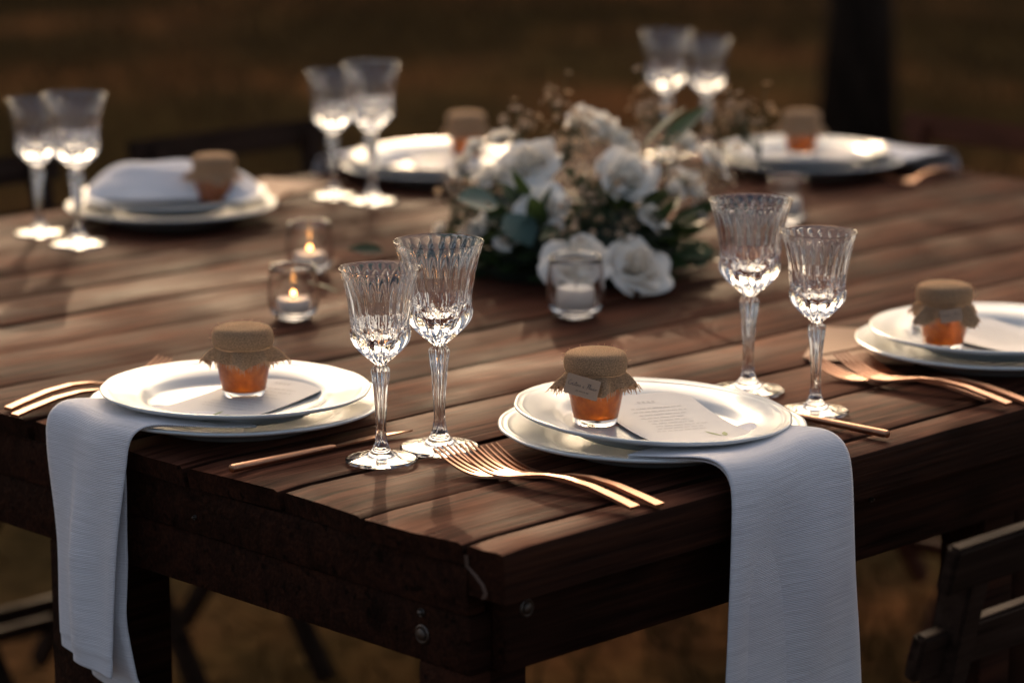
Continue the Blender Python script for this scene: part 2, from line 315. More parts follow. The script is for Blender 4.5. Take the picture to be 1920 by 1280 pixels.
# ------------------------------------------------------------------ table
LX, LY = 1.93, 1.64
tb = empty('wooden_table', (0, 0, 0)); tag(tb, 'large dark stained plank table set for a dinner', 'table')
JY = [.044, .165, .279, .40, .518, .648, .78, .915, 1.035, 1.155, 1.275, 1.40, 1.52, 1.64]
def plank(y0, y1, z1, th, x0, x1, seed, mat, wear=1.0):
    r_ = random.Random(seed); mb = MB(); n_ = 46; P = []
    ys = [y0, y0, y0 + .0015, y0 + .006, (y0 + y1) / 2, y1 - .006, y1 - .0015, y1, y1]
    ph = [r_.random() * 6 for _ in range(6)]; cup = r_.uniform(-.0012, .0008)
    for i in range(n_):
        t = i / (n_ - 1); t = t * t * (3 - 2 * t) * .3 + t * .7; x = x0 + (x1 - x0) * t
        e = .0007 * wear * (math.sin(x * 21 + ph[0]) * .5 + math.sin(x * 47 + ph[1]) * .35 + r_.gauss(0, .25))
        e2 = .0007 * wear * (math.sin(x * 19 + ph[2]) * .5 + math.sin(x * 53 + ph[3]) * .35 + r_.gauss(0, .25))
        end = math.exp(-min(x - x0, x1 - x) / .004)
        dz = .0006 * math.sin(x * 9 + ph[4]); zt = z1 + dz - .0016 * end
        zs = [z1 - th, zt - .006, zt - .002, zt - .0003, zt + cup, zt - .0003, zt - .002, zt - .006, z1 - th]
        row = []
        for j, (yy, zz) in enumerate(zip(ys, zs)):
            o = abs(e) if j < 3 else (-abs(e2) if j > 5 else 0)
            xx = x + (.004 * math.sin(yy * 80 + ph[5]) * (1 if i in (0,) else -1 if i == n_ - 1 else 0)) + (.0025 if i == 0 and j in (0, 8) else 0)
            row.append((xx, yy + o, zz))
        P.append(row)
    mb.grid(P, closed_v=True); k = len(ys)
    mb.f.append(tuple(range(k))); mb.f.append(tuple((n_ - 1) * k + j for j in reversed(range(k))))
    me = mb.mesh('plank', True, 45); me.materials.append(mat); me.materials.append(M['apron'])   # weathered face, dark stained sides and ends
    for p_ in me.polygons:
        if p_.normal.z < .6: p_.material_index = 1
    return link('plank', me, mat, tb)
ends = [-.002, .003, .0, -.003, .001, -.004, .002, -.002, .003, 0, -.002, .002, 0]
for i in range(13):
    plank(JY[i] + .0014, JY[i + 1] - .0014, TZ + [0, -.0008, .0004, .0006, -.0005, .0005, 0, -.001, .0004, 0, .0006, -.0004, 0][i], .021, ends[i], LX + ends[-i], 40 + i, M['top'])
# the edge board set on edge along the near side, its end broken away
eb = plank(.0, .0418, TZ - .0005, .045, .003, LX, 77, M['top'], .5); eb.name = 'edge_board'
sp = MB(); prev = None; rows = []
for i in range(12):
    t = i / 11; y = .0405 - .026 * t + rng.gauss(0, .0012) + .003 * math.sin(t * 7); z = TZ - .010 - .033 * t; wdt = .0006 + .0016 * (i > 9) + .0008 * (i < 2) + rng.random() * .0012
    rows.append([(.0015, y + wdt, z), (-.0022, y, z), (.0015, y - wdt * .6, z)])
sp.grid(rows).build('split_edge', M['split'], tb)
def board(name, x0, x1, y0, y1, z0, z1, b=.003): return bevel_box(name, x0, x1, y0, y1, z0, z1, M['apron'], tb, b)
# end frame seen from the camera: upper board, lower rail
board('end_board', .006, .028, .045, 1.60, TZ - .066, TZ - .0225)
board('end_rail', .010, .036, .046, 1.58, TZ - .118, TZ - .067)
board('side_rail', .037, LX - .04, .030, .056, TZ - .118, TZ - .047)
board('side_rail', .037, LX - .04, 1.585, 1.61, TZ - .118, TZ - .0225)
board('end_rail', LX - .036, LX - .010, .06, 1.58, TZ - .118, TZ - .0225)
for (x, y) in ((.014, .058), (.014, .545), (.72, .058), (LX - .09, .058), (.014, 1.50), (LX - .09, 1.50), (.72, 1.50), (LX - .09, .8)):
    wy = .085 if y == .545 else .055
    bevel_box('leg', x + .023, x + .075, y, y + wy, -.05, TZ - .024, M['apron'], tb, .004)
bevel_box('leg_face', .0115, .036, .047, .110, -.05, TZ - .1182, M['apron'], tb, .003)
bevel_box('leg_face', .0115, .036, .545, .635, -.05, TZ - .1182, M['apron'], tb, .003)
def bolt(loc, axis, r=.0085):
    mb = MB(); mb.lathe([(0, 0), (r, 0), (r, .0012), (r * .86, .002), (r * .62, .0016), (r * .60, .003), (r * .35, .0042), (0, .0045)], 28)
    o = mb.build('bolt', M['steel'], tb, sharp=40); o.location = loc; o.rotation_euler = (0, R(-90), 0) if axis == 'x' else (R(90), 0, 0)
bolt((.0102, .103, TZ - .094), 'x'); bolt((.0102, .104, TZ - .075), 'x', .004); bolt((.0102, .60, TZ - .085), 'x'); bolt((.060, .0302, TZ - .066), 'y', .008); bolt((.0062, .40, TZ - .05), 'x', .0025); bolt((.52, .0302, TZ - .060), 'y', .003)

# ------------------------------------------------------------------ folding chairs
def make_chair(mat):
    rt = empty('folding_chair'); W = .20
    def bar(name, p, q, wx, t):
        mb = MB(); p, q = Vector(p), Vector(q); d = (q - p).normalized(); a = Vector((1, 0, 0)); c = d.cross(a).normalized()
        mb.add([p + a * i * wx / 2 + c * j * t / 2 for i in (-1, 1) for j in (-1, 1)] + [q + a * i * wx / 2 + c * j * t / 2 for i in (-1, 1) for j in (-1, 1)],
               [(0, 1, 3, 2), (4, 6, 7, 5), (0, 4, 5, 1), (2, 3, 7, 6), (0, 2, 6, 4), (1, 5, 7, 3)])
        bm = bmesh.new(); me0 = mb.mesh('t'); bm.from_mesh(me0); bmesh.ops.bevel(bm, geom=bm.edges[:], offset=.003, segments=2, affect='EDGES'); me = bpy.data.meshes.new(name); bm.to_mesh(me); bm.free()
        me.shade_smooth(); me.set_sharp_from_angle(angle=R(40)); return link(name, me, mat, rt)
    for s_ in (-1, 1):
        bar('back_post', (s_ * (W - .045), .014, .772), (s_ * (W - .045), .085, .43), .026, .030); bar('front_leg', (s_ * (W - .045), .0845, .434), (s_ * (W - .045), .40, 0), .024, .030)
        bar('leg', (s_ * (W - .075), .36, .44), (s_ * (W - .075), .015, 0), .020, .030)
    for z0, y0 in ((.785, 0), (.706, .030)):
        bar('back_slat', (0, y0, z0), (0, y0 + .010, z0 - .040), 2 * W, .014)
    for k in range(7): 
        y = .12 + k * .046; bar('seat_slat', (0, y, .452), (0, y + .038, .452), 2 * W - .02, .014)
    bar('cross_bar', (0, .055, .06), (0, .058, .085), 2 * W - .15, .014); bar('cross_bar', (0, .30, .18), (0, .303, .205), 2 * W - .09, .014)
    return rt
def copy_tree(o, parent=None):
    c = o.copy(); C.objects.link(c); c.parent = parent
    for ch in list(o.children): copy_tree(ch, c)
    return c
ch = make_chair(M['chair']); CH = 'folding chairs round the table'
ch.location = (.400, -.30, -.0); tag(ch, 'dark slatted folding chair at the near edge, cut off by the lower right corner', 'chair', CH)
for (x, y, rz, lab) in ((1.32, 1.955, 180, 'dark folding chair back behind the far middle plate beside the tall glasses'),
                        (.785, 1.955, 180, 'dark folding chair behind the far left glasses at the picture edge')):
    c = copy_tree(ch); c.location = (x, y, 0); c.rotation_euler = (0, 0, R(rz)); tag(c, lab)
c = make_chair(M['redchair']); c.location = (2.25, 1.12, 0); c.rotation_euler = (0, 0, R(90)); tag(c, 'reddish brown folding chair beyond the far right plate', 'chair', CH)

# ------------------------------------------------------------------ plates
def plate_mesh(r0, name):
    k = r0 / .129
    prof = [(0.0, .0022), (.040, .0020), (.066, .0018), (.069, 0), (.073, 0), (.076, .0022), (.088, .0075), (.110, .0145), (.124, .0182), (.1285, .0205), (.1290, .0219), (.1277, .0229), (.1257, .0224),
            (.1240, .0215), (.1218, .0220), (.1196, .0211), (.1180, .0205), (.1160, .0202), (.105, .0178), (.094, .0150), (.0885, .0125), (.0845, .0088), (.080, .0066), (.070, .0057), (.04, .0053), (.0, .0052)]
    prof = [(r * k, z * (1 if k == 1 else 1.02)) for r, z in prof]
    def mod(r, z, t):
        wgt = min(1, max(0, (r / k - .092) / .037)); lob = abs(math.cos(4 * t + .3)) ** 7
        return r * (1 - .012 * wgt * lob + .003 * wgt * math.cos(8 * t + .6))
    return MB().lathe(prof, 128, mod).mesh(name)
PU, PL = plate_mesh(.129, 'plate'), plate_mesh(.143, 'plate')
PU.materials.append(M['porcelain']); PL.materials.append(M['porcelain'])
SEATS = {   # upper centre, lower centre, tilt gradient, words
    'R': ((.340, .146), (.345, .150), (-.034, .034), 'in the front setting with the tagged jar'),
    'L': ((.127, .487), (.135, .494), (-.016, 0), 'in the left end setting beside the copper knife'),
    'T': ((.868, .146), (.872, .150), (0, 0), 'in the setting cut by the right picture edge'),
    'FL': ((.815, 1.455), (.8125, 1.455), (0, 0), 'in the far left setting with the heaped napkin'),
    'FM': ((1.317, 1.466), (1.317, 1.466), (.03, .01), 'in the far middle setting behind the flowers'),
    'FR': ((1.745, 1.125), (1.76, 1.125), (0, 0), 'in the far right setting before the tree trunk')}
def tilt(g): return (g[1], -g[0], 0)
UZ = .7755
for k, (u, lo, g, wds) in SEATS.items():
    o = link('dinner_plate', PL, loc=(*lo, TZ + .0006), rot=(0, 0, rng.random() * 6)); tag(o, 'larger lower white plate ' + wds, 'plate', 'stacked white plates')
    o = link('dinner_plate', PU, loc=(*u, UZ), rot=tilt(g)); tag(o, 'smaller upper white plate with ridged rim ' + wds, 'plate', 'stacked white plates')
def onplate(k, x, y, h=.0058):
    u, lo, g, _ = SEATS[k]; return (x, y, UZ + h + g[0] * (x - u[0]) + g[1] * (y - u[1]))

# ------------------------------------------------------------------ crystal glasses
def glass_meshes(kr, kz):
    n_ = 176; th = np.arange(n_) * 2 * math.pi / n_
    def flut(cnt, amp): return -amp * np.abs(np.sin(cnt * th / 2))
    foot = [(0, .0022), (.012, .0020), (.024, .0007), (.029, 0), (.0318, 0), (.0328, .0008), (.0327, .0020), (.0312, .0030), (.027, .0037), (.021, .0046), (.0162, .0054), (.0135, .0062), (.0122, .0072), (.0100, .0092), (.0079, .0120)]
    stem = [(.0079, .0120), (.0067, .0150), (.0057, .0190), (.0049, .0250), (.0047, .030), (.0050, .040), (.0056, .050), (.0063, .060), (.0072, .070), (.0082, .079), (.0089, .0832), (.0088, .0848), (.0078, .0868), (.0058, .0884), (.0053, .0893), (.0058, .0905)]
    def ring(r, z, extra=0): return np.stack([(r + extra) * np.cos(th) * kr, (r + extra) * np.sin(th) * kr, np.full(n_, z * kz)], 1)
    F = [ring(max(r, 1e-5), z) for r, z in foot]
    Sx = []
    for r, z in stem:
        wgt = min(1, max(0, (z - .0120) / .005)) * min(1, max(0, (.0905 - z) / .004)); Sx.append(ring(r, z, flut(11, .0011) * wgt))
    base = [(.0905, .0058), (.094, .0102), (.098, .0150), (.103, .0202), (.109, .0250), (.114, .0272), (.118, .0278), (.122, .0278), (.130, .0279), (.140, .0283), (.150, .0297), (.160, .0319), (.168, .0341), (.1745, .0362), (.177, .0369)]
    zs = np.concatenate([np.linspace(.0905, .098, 6), np.linspace(.099, .146, 44), np.linspace(.148, .177, 14)])
    B = []
    pa = 2 * math.pi / 11
    for z in zs:
        r = np.full(n_, interp(z, base)); wf = min(1, max(0, (z - .120) / .004)) * min(1, max(0, (.1765 - z) / .022))
        r = r + flut(22, .0012) * wf
        # pointed tulip cuts round the lower bowl, short wedge cuts between their tips
        da = (th + pa / 2) % pa - pa / 2; db = th % pa - pa / 2
        wA = pa / 2 * min(1, max(0, (.1345 - z) / .021)) ** .85; dA = interp(z, [(.0915, 0), (.096, .0016), (.106, .0032), (.118, .0030), (.130, .0016), (.1345, .0004)])
        wB = pa / 2 * min(1, max(0, (.1415 - z) / .010)) * min(1, max(0, (z - .117) / .012)); dB = interp(z, [(.117, .0005), (.128, .0019), (.1415, .0003)])
        if wA > 1e-4: r = np.where(np.abs(da) < wA, np.minimum(r, interp(z, base) - dA * (1 - np.abs(da / wA) ** 1.5)), r)
        if wB > 1e-4: r = np.where(np.abs(db) < wB, np.minimum(r, interp(z, base) - dB * (1 - np.abs(db / wB))), r)
        B.append(np.stack([r * np.cos(th) * kr, r * np.sin(th) * kr, np.full(n_, z * kz)], 1))
    inner = [(.0370, .1775), (.0367, .1777), (.0363, .1774), (.0356, .1750), (.0334, .168), (.0309, .160), (.0284, .150), (.0269, .140), (.0256, .133), (.0240, .127), (.0210, .1215), (.0165, .1165), (.011, .1130), (.006, .1112), (0, .1105)]
    B += [ring(max(r, 1e-5), z) for r, z in inner]
    out = []
    for nm, G in (('foot', F), ('stem', Sx), ('bowl', B)):
        G = np.array(G); me = MB().grid(G, closed_v=True).mesh(nm, fix=False); me.shade_smooth(); me.set_sharp_from_angle(angle=R(12 if nm == 'bowl' else 22)); me.materials.append(M['glass'])
        # outward normals: rings run upward, counter-clockwise
        bm = bmesh.new(); bm.from_mesh(me); f0 = bm.faces[:][len(bm.faces) // 3 if nm != 'foot' else len(bm.faces) * 2 // 3]; c0 = f0.calc_center_median()
        if nm == 'foot':
            bm.faces.ensure_lookup_table(); f0 = max(bm.faces, key=lambda f: f.calc_center_median().xy.length); c0 = f0.calc_center_median()
        flip = f0.normal.xy.dot(c0.xy) < 0
        if flip: bmesh.ops.reverse_faces(bm, faces=bm.faces)
        bm.to_mesh(me); bm.free(); out.append((nm, me))
    return out
GS, GL = glass_meshes(1, 1), glass_meshes(1.12, 1.093)
def goblet(x, y, big, lab):
    o = empty('goblet', (x, y, TZ + .0012), rng.random() * 6); tag(o, lab, 'glass', 'cut crystal goblets')
    for nm, me in (GL if big else GS): link(nm, me, parent=o)
goblet(.130, .285, 0, 'shorter cut crystal goblet standing on the copper knife side at the table corner')
goblet(.198, .280, 1, 'taller cut crystal goblet just behind the shorter one near the front forks')
goblet(.577, .2325, 1, 'taller cut crystal goblet between the flowers and the front plates')
goblet(.555, .128, 0, 'shorter cut crystal goblet at the right of the front plates by the knife end')
goblet(.618, 1.486, 0, 'shorter blurred goblet at the far left beside the heaped napkin')
goblet(.606, 1.385, 1, 'taller blurred goblet at the far left beside the heaped napkin')
goblet(1.094, 1.445, 0, 'shorter blurred goblet left of the far middle plates')
goblet(1.102, 1.372, 1, 'taller blurred goblet left of the far middle plates')
goblet(1.716, 1.375, 1, 'taller blurred goblet rising behind the flowers')
goblet(1.795, 1.36, 0, 'shorter blurred goblet rising behind the flowers')

# ------------------------------------------------------------------ jam jars
def jar(k, x, y, rz, lab, tagpos=None, seed=1, fr=260, corner=(0, 1), h=.0058):
    r_ = random.Random(seed); o = empty('jam_jar', onplate(k, x, y, h), rz); tag(o, lab, 'jar', 'jam jars with burlap covers')
    o.scale = (1.0,) * 3
    out = [(1e-5, .0009), (.012, .0009), (.0175, 0), (.0192, .0003), (.0199, .0016), (.0207, .0055), (.0232, .018), (.0254, .030), (.0262, .040), (.0262, .046), (.0258, .051), (.0248, .0515), (.0246, .046), (.0244, .038), (.0236, .030), (.0216, .019), (.0193, .0080), (.0180, .0066), (.012, .0060), (1e-5, .0058)]
    MB().lathe(out, 56).build('glass', M['glass'], o, sharp=50)
    jm = [(1e-5, .0056), (.012, .0058), (.0182, .0064), (.0196, .0079), (.0219, .019), (.0239, .030), (.0247, .038), (.0248, .046), (1e-5, .0462)]
    MB().lathe(jm, 48).build('jam', M['jam'], o, sharp=60)
    cap = [(.0268, .0488), (.0282, .0496), (.0291, .0525), (.0294, .0570), (.0291, .0610), (.0280, .0640), (.0262, .0662), (.022, .0679), (.014, .0690), (.006, .0694), (1e-5, .0695)]
    ph = [r_.random() * 6 for _ in range(4)]
    def cm(r, z, t): return r * (1 + .012 * math.sin(3 * t + ph[0]) + .008 * math.sin(5 * t + ph[1]))
    cv = MB().lathe(cap, 64, cm).build('burlap_cover', M['burlap'], o)
    # ruffled skirt: a square of cloth gathered under the twine
    n_, m_ = 120, 9; P = np.zeros((m_, n_, 3)); uv = np.zeros((m_, n_, 2)); edge = []
    for j in range(n_):
        t = 2 * math.pi * j / n_; q = abs(((t - corner[0]) % (math.pi / 2)) - math.pi / 4) / (math.pi / 4)   # 1 at a corner
        L = .0150 + .0100 * q ** 3 * corner[1]
        fold = .5 + .5 * math.sin(9 * t + ph[2] + 1.2 * math.sin(2 * t + ph[3])); flare = .10 + .62 * fold ** 1.4 + .34 * q ** 2
        for i in range(m_):
            v = i / (m_ - 1); r = .0262 + flare * L * (v ** 1.2) * (1.0 - .25 * v) + .0013 * math.sin(17 * t + ph[0]) * v; z = .0492 - L * v * (1.0 - .42 * flare) + .0015 * math.sin(math.pi * v)
            P[i, j] = (r * math.cos(t), r * math.sin(t), z); uv[i, j] = (t * .03, v * L)
        edge.append((P[-1, j].copy(), P[-2, j].copy()))
    MB().grid(P, closed_v=True, uv=uv).build('burlap_skirt', M['burlap'], o)
    fm = MB()
    for q in range(fr):
        j = r_.randrange(n_); p, p0 = edge[j]; d = Vector(p - p0).normalized(); L = r_.uniform(.002, .0062); s_ = Vector((r_.gauss(0, .25), r_.gauss(0, .25), r_.gauss(-.35, .25)))
        a = Vector(p) - d * .001 + Vector((r_.gauss(0, .0006), r_.gauss(0, .0006), 0)); fm.tube([a, a + d * L * .5 + s_ * L * .12, a + d * L + s_ * L * .5], [.00040, .00034, .00018], 4, cap=False)
    for q in range(40):
        t = r_.random() * 6.28; i = r_.randrange(3, 9); rr, z = cap[i]; a = Vector((rr * math.cos(t), rr * math.sin(t), z)); d = Vector((math.cos(t) + r_.gauss(0, .6), math.sin(t) + r_.gauss(0, .6), r_.uniform(.1, 1.1))).normalized()
        fm.tube([a, a + d * .002, a + d * .0035 + Vector((r_.gauss(0, .001), r_.gauss(0, .001), 0))], [.00012, .0001, .00007], 3, cap=False)
    fr_ = fm.build('fringe', M['thread'], o)
    tw = MB(); tw.tube([(.0272 * math.cos(q * .2), .0272 * math.sin(q * .2), .0487 + .0004 * math.sin(q)) for q in range(33)], .0006, 6); tw.build('twine', M['thread'], o)
    if tagpos:
        ang, tiltz, sc = tagpos; t_ = bevel_box('paper_tag', -.0163, .0163, -.00025, .00025, -.0092, .0092, M['tagpaper'], o, .0001, 1)
        dx, dy = math.cos(ang), math.sin(ang); rr = .0360
        t_.location = (rr * dx, rr * dy, .0415); t_.rotation_euler = Euler((R(-12), R(tiltz), ang + math.pi / 2), 'XYZ'); t_.scale = (sc,) * 3
        handwriting(t_)
    return o
def stroke_word(mb, word, x, z, s_, rad):
    """a slanted pen line for each letter (unit height = x-height), joined like handwriting"""
    Lt = {'C': [[(1.5, 2.0), (.9, 2.4), (.1, 1.4), (.1, .4), (.7, 0), (1.5, .35)]], 'r': [[(0, .1), (.25, 1), (.3, .75), (.75, .95)]], 'i': [[(0, .9), (.05, .1), (.45, .15)], [(.1, 1.4), (.14, 1.5)]],
          's': [[(.55, .9), (.1, .75), (.5, .35), (.1, .02), (-.1, .1)], [(.5, .1), (.7, .25)]], 't': [[(.3, 2.0), (.15, .2), (.55, .1)], [(-.3, 1.35), (.9, 1.45)]], 'n': [[(0, 0), (.1, .95), (.15, .5), (.5, .95), (.6, .1), (.85, .15)]],
          'a': [[(.7, .85), (.2, .8), (.05, .25), (.5, .1), (.7, .85), (.75, .1), (1.0, .2)]], 'e': [[(.1, .45), (.65, .6), (.4, .95), (.05, .5), (.3, .02), (.85, .2)]], 'F': [[(.1, 2.2), (1.9, 2.45)], [(.9, 2.3), (.5, -.2)], [(.3, 1.1), (1.3, 1.25)]],
          'l': [[(.05, .2), (.5, 2.1), (.25, 2.2), (.15, .2), (.5, .12)]], 'v': [[(0, .9), (.3, .05), (.7, .95), (.95, .85)]], 'o': [[(.5, .95), (.05, .5), (.4, 0), (.75, .5), (.45, .95), (1.2, .9)]], ' ': []}
    Wd = {'C': 1.55, 'r': .75, 'i': .5, 's': .75, 't': .6, 'n': .9, 'a': 1.0, 'e': .9, 'F': 1.35, 'l': .5, 'v': .95, 'o': 1.0, ' ': .85}
    for ch_ in word:
        for st in Lt[ch_]:
            mb.tube([(x + (px + .18 * pz) * s_, -.0004, z + pz * s_) for px, pz in st], rad, 4)
        x += Wd[ch_] * s_
    return x
def handwriting(par):
    mb = MB(); stroke_word(mb, 'Cristina e Flavio', -.0142, -.0008, .00195, .00016)
    r_ = random.Random(4); x = -.0050
    for q in range(11):
        if q not in (2, 8):
            mb.tube([(x, -.0004, -.0056), (x + .0003, -.0004, -.0040)], .00013, 4)
            if r_.random() < .7: mb.tube([(x + .0003, -.0004, -.0040), (x + .0009, -.0004, -.0043 - r_.random() * .001)], .00012, 4)
        x += .00115
    mb.build('written_names', M['ink'], par)
CAMANG = math.atan2(-FW.y, -FW.x)       # direction from the table to the camera
jar('R', .304, .183, 0, 'apricot jam jar with a handwritten paper tag on the front plate', (CAMANG - .38, 11, 1.0), 3, 340, (CAMANG + .15, 1), .0064)
jar('L', .152, .505, 0, 'apricot jam jar under burlap on the left end plate', None, 7, 300, (CAMANG + .05, .9), .0072)
jT = jar('T', .807, .164, 0, 'slightly blurred apricot jam jar with splayed burlap corners at the right', (CAMANG + .05, -8, .7), 9, 220, (CAMANG + .72, 1.6))
jar('FL', .852, 1.412, 0, 'blurred jam jar in front of the heaped napkin at the far left', None, 12, 120, (1, .7))
jar('FM', 1.385, 1.475, 0, 'blurred jam jar half hidden behind the flowers', None, 14, 120, (2, .7))
jar('FR', 1.765, 1.145, 0, 'blurred jam jar on the far right plate before the tree', None, 15, 120, (.4, .9))

# ------------------------------------------------------------------ menu cards
def card(k, cx, cy, ang, L, W, h, curve, lab, sag=.0):
    o = empty('menu_card', onplate(k, cx, cy, h), ang); tag(o, lab, 'card', 'ivory menu cards')
    P = np.zeros((17, 9, 3))
    def zf(u, v): return curve * (u * u) + sag * v * v
    for i in range(17):
        for j in range(9):
            u, v = i / 8 - 1, j / 4 - 1; P[i, j] = (u * L / 2, v * W / 2, zf(u, v))
    Q = P.copy(); Q[:, :, 2] += .0005
    mb = MB().grid(P).grid(Q); n_ = 17 * 9
    b_ = [i * 9 for i in range(17)] + [16 * 9 + j for j in range(1, 9)] + [i * 9 + 8 for i in range(15, -1, -1)] + [j for j in range(7, 0, -1)]
    for a_, c_ in zip(b_, b_[1:] + b_[:1]): mb.f.append((a_, c_, c_ + n_, a_ + n_))
    mb.build('sheet', M['card'], o, sharp=30)
    pr = MB(); r_ = random.Random(int(cx * 1000))
    def quad(u0, u1, v0, v1):
        pr.add([(u * L / 2, v * W / 2, zf(u, v) + .0008) for u, v in ((u0, v0), (u1, v0), (u1, v1), (u0, v1))], [(0, 1, 2, 3)])
    # heading then lines of small type across the width
    for q in range(4): quad(-.78, -.73, -.18 + q * .1, -.12 + q * .1)
    for row in range(9):
        u = -.58 + row * .105; v = -.62 + r_.random() * .2; ve = .62 - r_.random() * .25
        while v < ve:
            e_ = min(ve, v + r_.uniform(.06, .2)); quad(u, u + .022, v, e_); v = e_ + .03
    pr.build('printed_lines', M['paleink'], o, smooth=False)
    lf = MB()
    for q, (u0, v0, du, dv) in enumerate(((.72, .35, -.30, -.10), (.74, .40, -.22, .16), (.78, .45, -.14, -.30))):
        pts_ = []
        for i in range(8):
            t = i / 7; wv_ = .045 * math.sin(math.pi * t); u, v = u0 + du * t, v0 + dv * t; pts_.append([(u + wv_ * .4, v + wv_), (u - wv_ * .4, v - wv_)])
        lf.grid([[((u) * L / 2, v * W / 2, zf(u, v) + .0009) for u, v in row] for row in pts_])
    lf.build('printed_sprig', M['printgreen'], o)
    return o
card('R', .352, .128, R(-116), .195, .098, .0098, .0065, 'ivory menu card with a green sprig under the tagged jar')
card('L', .128, .484, R(196), .20, .095, .0072, .0045, 'ivory card under the jam jar on the left end plate')
card('T', .878, .13, R(-100), .195, .098, .0085, .006, 'ivory card on the plate at the right picture edge')
card('FR', 1.74, 1.12, R(150), .18, .098, .0085, .006, 'blurred pale card lying on the far right plate')
card('FM', 1.32, 1.44, R(60), .18, .098, .0085, .006, 'blurred pale card lying on the far middle plate')

# ------------------------------------------------------------------ cutlery
def fork_meshes():
    L = .205; prof = [(0, .0016), (.02, .0052), (.05, .0098), (.08, .0112), (.105, .0090), (.125, .0048), (.138, .0024), (.150, .0016)]
    wid = [(0, .0112), (.03, .0100), (.08, .0072), (.105, .0052), (.122, .0050), (.132, .0095), (.142, .0190), (.150, .0232), (.160, .0240)]
    def sec(s_, w_, z, t): return [(-w_ / 2, s_, z - t / 2), (w_ / 2, s_, z - t / 2), (w_ / 2 * .96, s_, z + t / 2), (-w_ / 2 * .96, s_, z + t / 2)]
    H = MB(); P = []; N = 40
    for i in range(N):
        s_ = .160 * i / (N - 1); P.append(sec(s_, interp(s_, wid), interp(s_, prof + [(.160, .0022)]), interp(s_, [(0, .0030), (.1, .0032), (.13, .0024), (.16, .0018)])))
    H.grid(P, closed_v=True); H.f += [(0, 1, 2, 3), tuple(4 * (N - 1) + j for j in (3, 2, 1, 0))]
    hm = H.mesh('handle', True, 35); hm.materials.append(M['rose_gold'])
    T = MB(); P = []
    for i in range(14):
        t = i / 13; s_ = .158 + .047 * t; z = .0021 + .017 * t ** 1.7; P.append([(a, s_, zz) for a, s_, zz in sec(s_, .0036 * (1 - .45 * t), z, .0019 - .0007 * t)])
    T.grid(P, closed_v=True); T.f += [(0, 1, 2, 3), tuple(4 * 13 + j for j in (3, 2, 1, 0))]
    tm = T.mesh('tine', True, 35); tm.materials.append(M['rose_gold']); return hm, tm
FH, FT = fork_meshes()
def fork(x, y, rz, lab, dz=.0006, rx=0, sc=1.0):
    o = empty('fork', (x, y, TZ + dz), rot=(R(rx), 0, R(rz))); o.scale = (sc,) * 3; tag(o, lab, 'fork', 'copper forks'); link('handle', FH, parent=o)
    for q in range(4): link('tine', FT, parent=o, loc=((q - 1.5) * .0066, 0, 0))
def knife(x, y, rz, lab):
    o = empty('knife', (x, y, TZ + .0012), R(rz)); tag(o, lab, 'knife', 'copper knives')
    mb = MB(); P = []
    for s_, w_, t in ((0, .0045, .004), (.001, .0088, .0072), (.004, .0094, .0078), (.05, .0090, .0072), (.10, .0080, .0062), (.116, .0070, .0052), (.121, .0040, .0030)):
        P.append([(w_ / 2 * math.cos(q), s_, .0042 + t / 2 * math.sin(q)) for q in [2 * math.pi * j / 12 for j in range(12)]])
    mb.grid(P, closed_v=True); mb.f += [tuple(range(12)), tuple(72 + j for j in reversed(range(12)))]; mb.build('handle', M['rose_gold'], o, sharp=50)
    mb = MB(); P = []
    for i in range(15):
        t = i / 14; s_ = .1195 + .093 * t; lo = -.004 - .005 * math.sin(min(1, t * 1.6) * 1.57) + .0118 * max(0, t - .55) ** 1.6 * 3.6; hi = .0030 + .0010 * t
        lo = min(lo, hi - .0006); P.append([(lo, s_, .0040), (hi, s_, .0050), (hi, s_, .0035), (lo, s_, .0038)])
    mb.grid(P, closed_v=True); mb.f += [(0, 1, 2, 3), (59, 58, 57, 56)]; mb.build('blade', M['rose_gold'], o, sharp=30)
knife(.004, .346, -91.5, 'copper knife at the table corner with its handle at the end edge')
knife(.521, .012, 1.5, 'copper knife beside the front napkin, only its handle showing')
knife(1.05, .012, 1.5, 'copper knife right of the plates cut by the picture edge')
knife(1.93, 1.325, 92, 'copper knife of the far right setting')
fork(.162, .002, 1.5, 'front copper fork lying on top with its handle nearest the corner', .0044, .9)
fork(.181, .030, 7.5, 'copper fork under the front pair with tines nearest the goblet', .0006)
fork(.192, .001, 1.0, 'copper fork nearest the front plates', .0008)
fork(.700, .004, 2.0, 'copper fork before the kraft envelope with its handle end nearest the goblet', .0044, .9)
fork(.716, .040, 7.5, 'copper fork under the pair before the kraft envelope', .0006)
fork(.733, .006, 1.0, 'copper fork nearest the plates at the right picture edge', .0008)
fork(-.006, .660, -88, 'copper fork handle jutting over the end edge at the left', .0008)
fork(.006, .688, -86, 'copper fork behind the other at the left picture edge', .0008)
fork(1.00, 1.635, 181, 'blurred copper fork right of the heaped napkin', .0008)
fork(1.925, .955, 91, 'blurred copper fork right of the far right plate', .0008)

# ------------------------------------------------------------------ kraft envelopes
def envelope(cx, cy, rz, lab):
    o = empty('kraft_envelope', (cx, cy, TZ + .0006), R(rz)); tag(o, lab, 'envelope', 'kraft envelopes')
    bevel_box('pocket', -.085, .085, -.058, .058, 0, .0014, M['kraft'], o, .0004, 1)
    mb = MB().add([(-.085, .058, .0017), (.085, .058, .0017), (.0, -.012, .0021), (-.085, .058, .0026), (.085, .058, .0026), (0, -.012, .0030)], [(0, 1, 2), (3, 4, 5), (0, 1, 4, 3), (1, 2, 5, 4), (2, 0, 3, 5)]); mb.build('flap', M['kraft'], o, smooth=False)
envelope(.835, .285, 32, 'brown kraft envelope tucked under the plates at the right')
envelope(1.07, 1.56, 15, 'blurred brown envelope at the far edge beside the tall goblets')

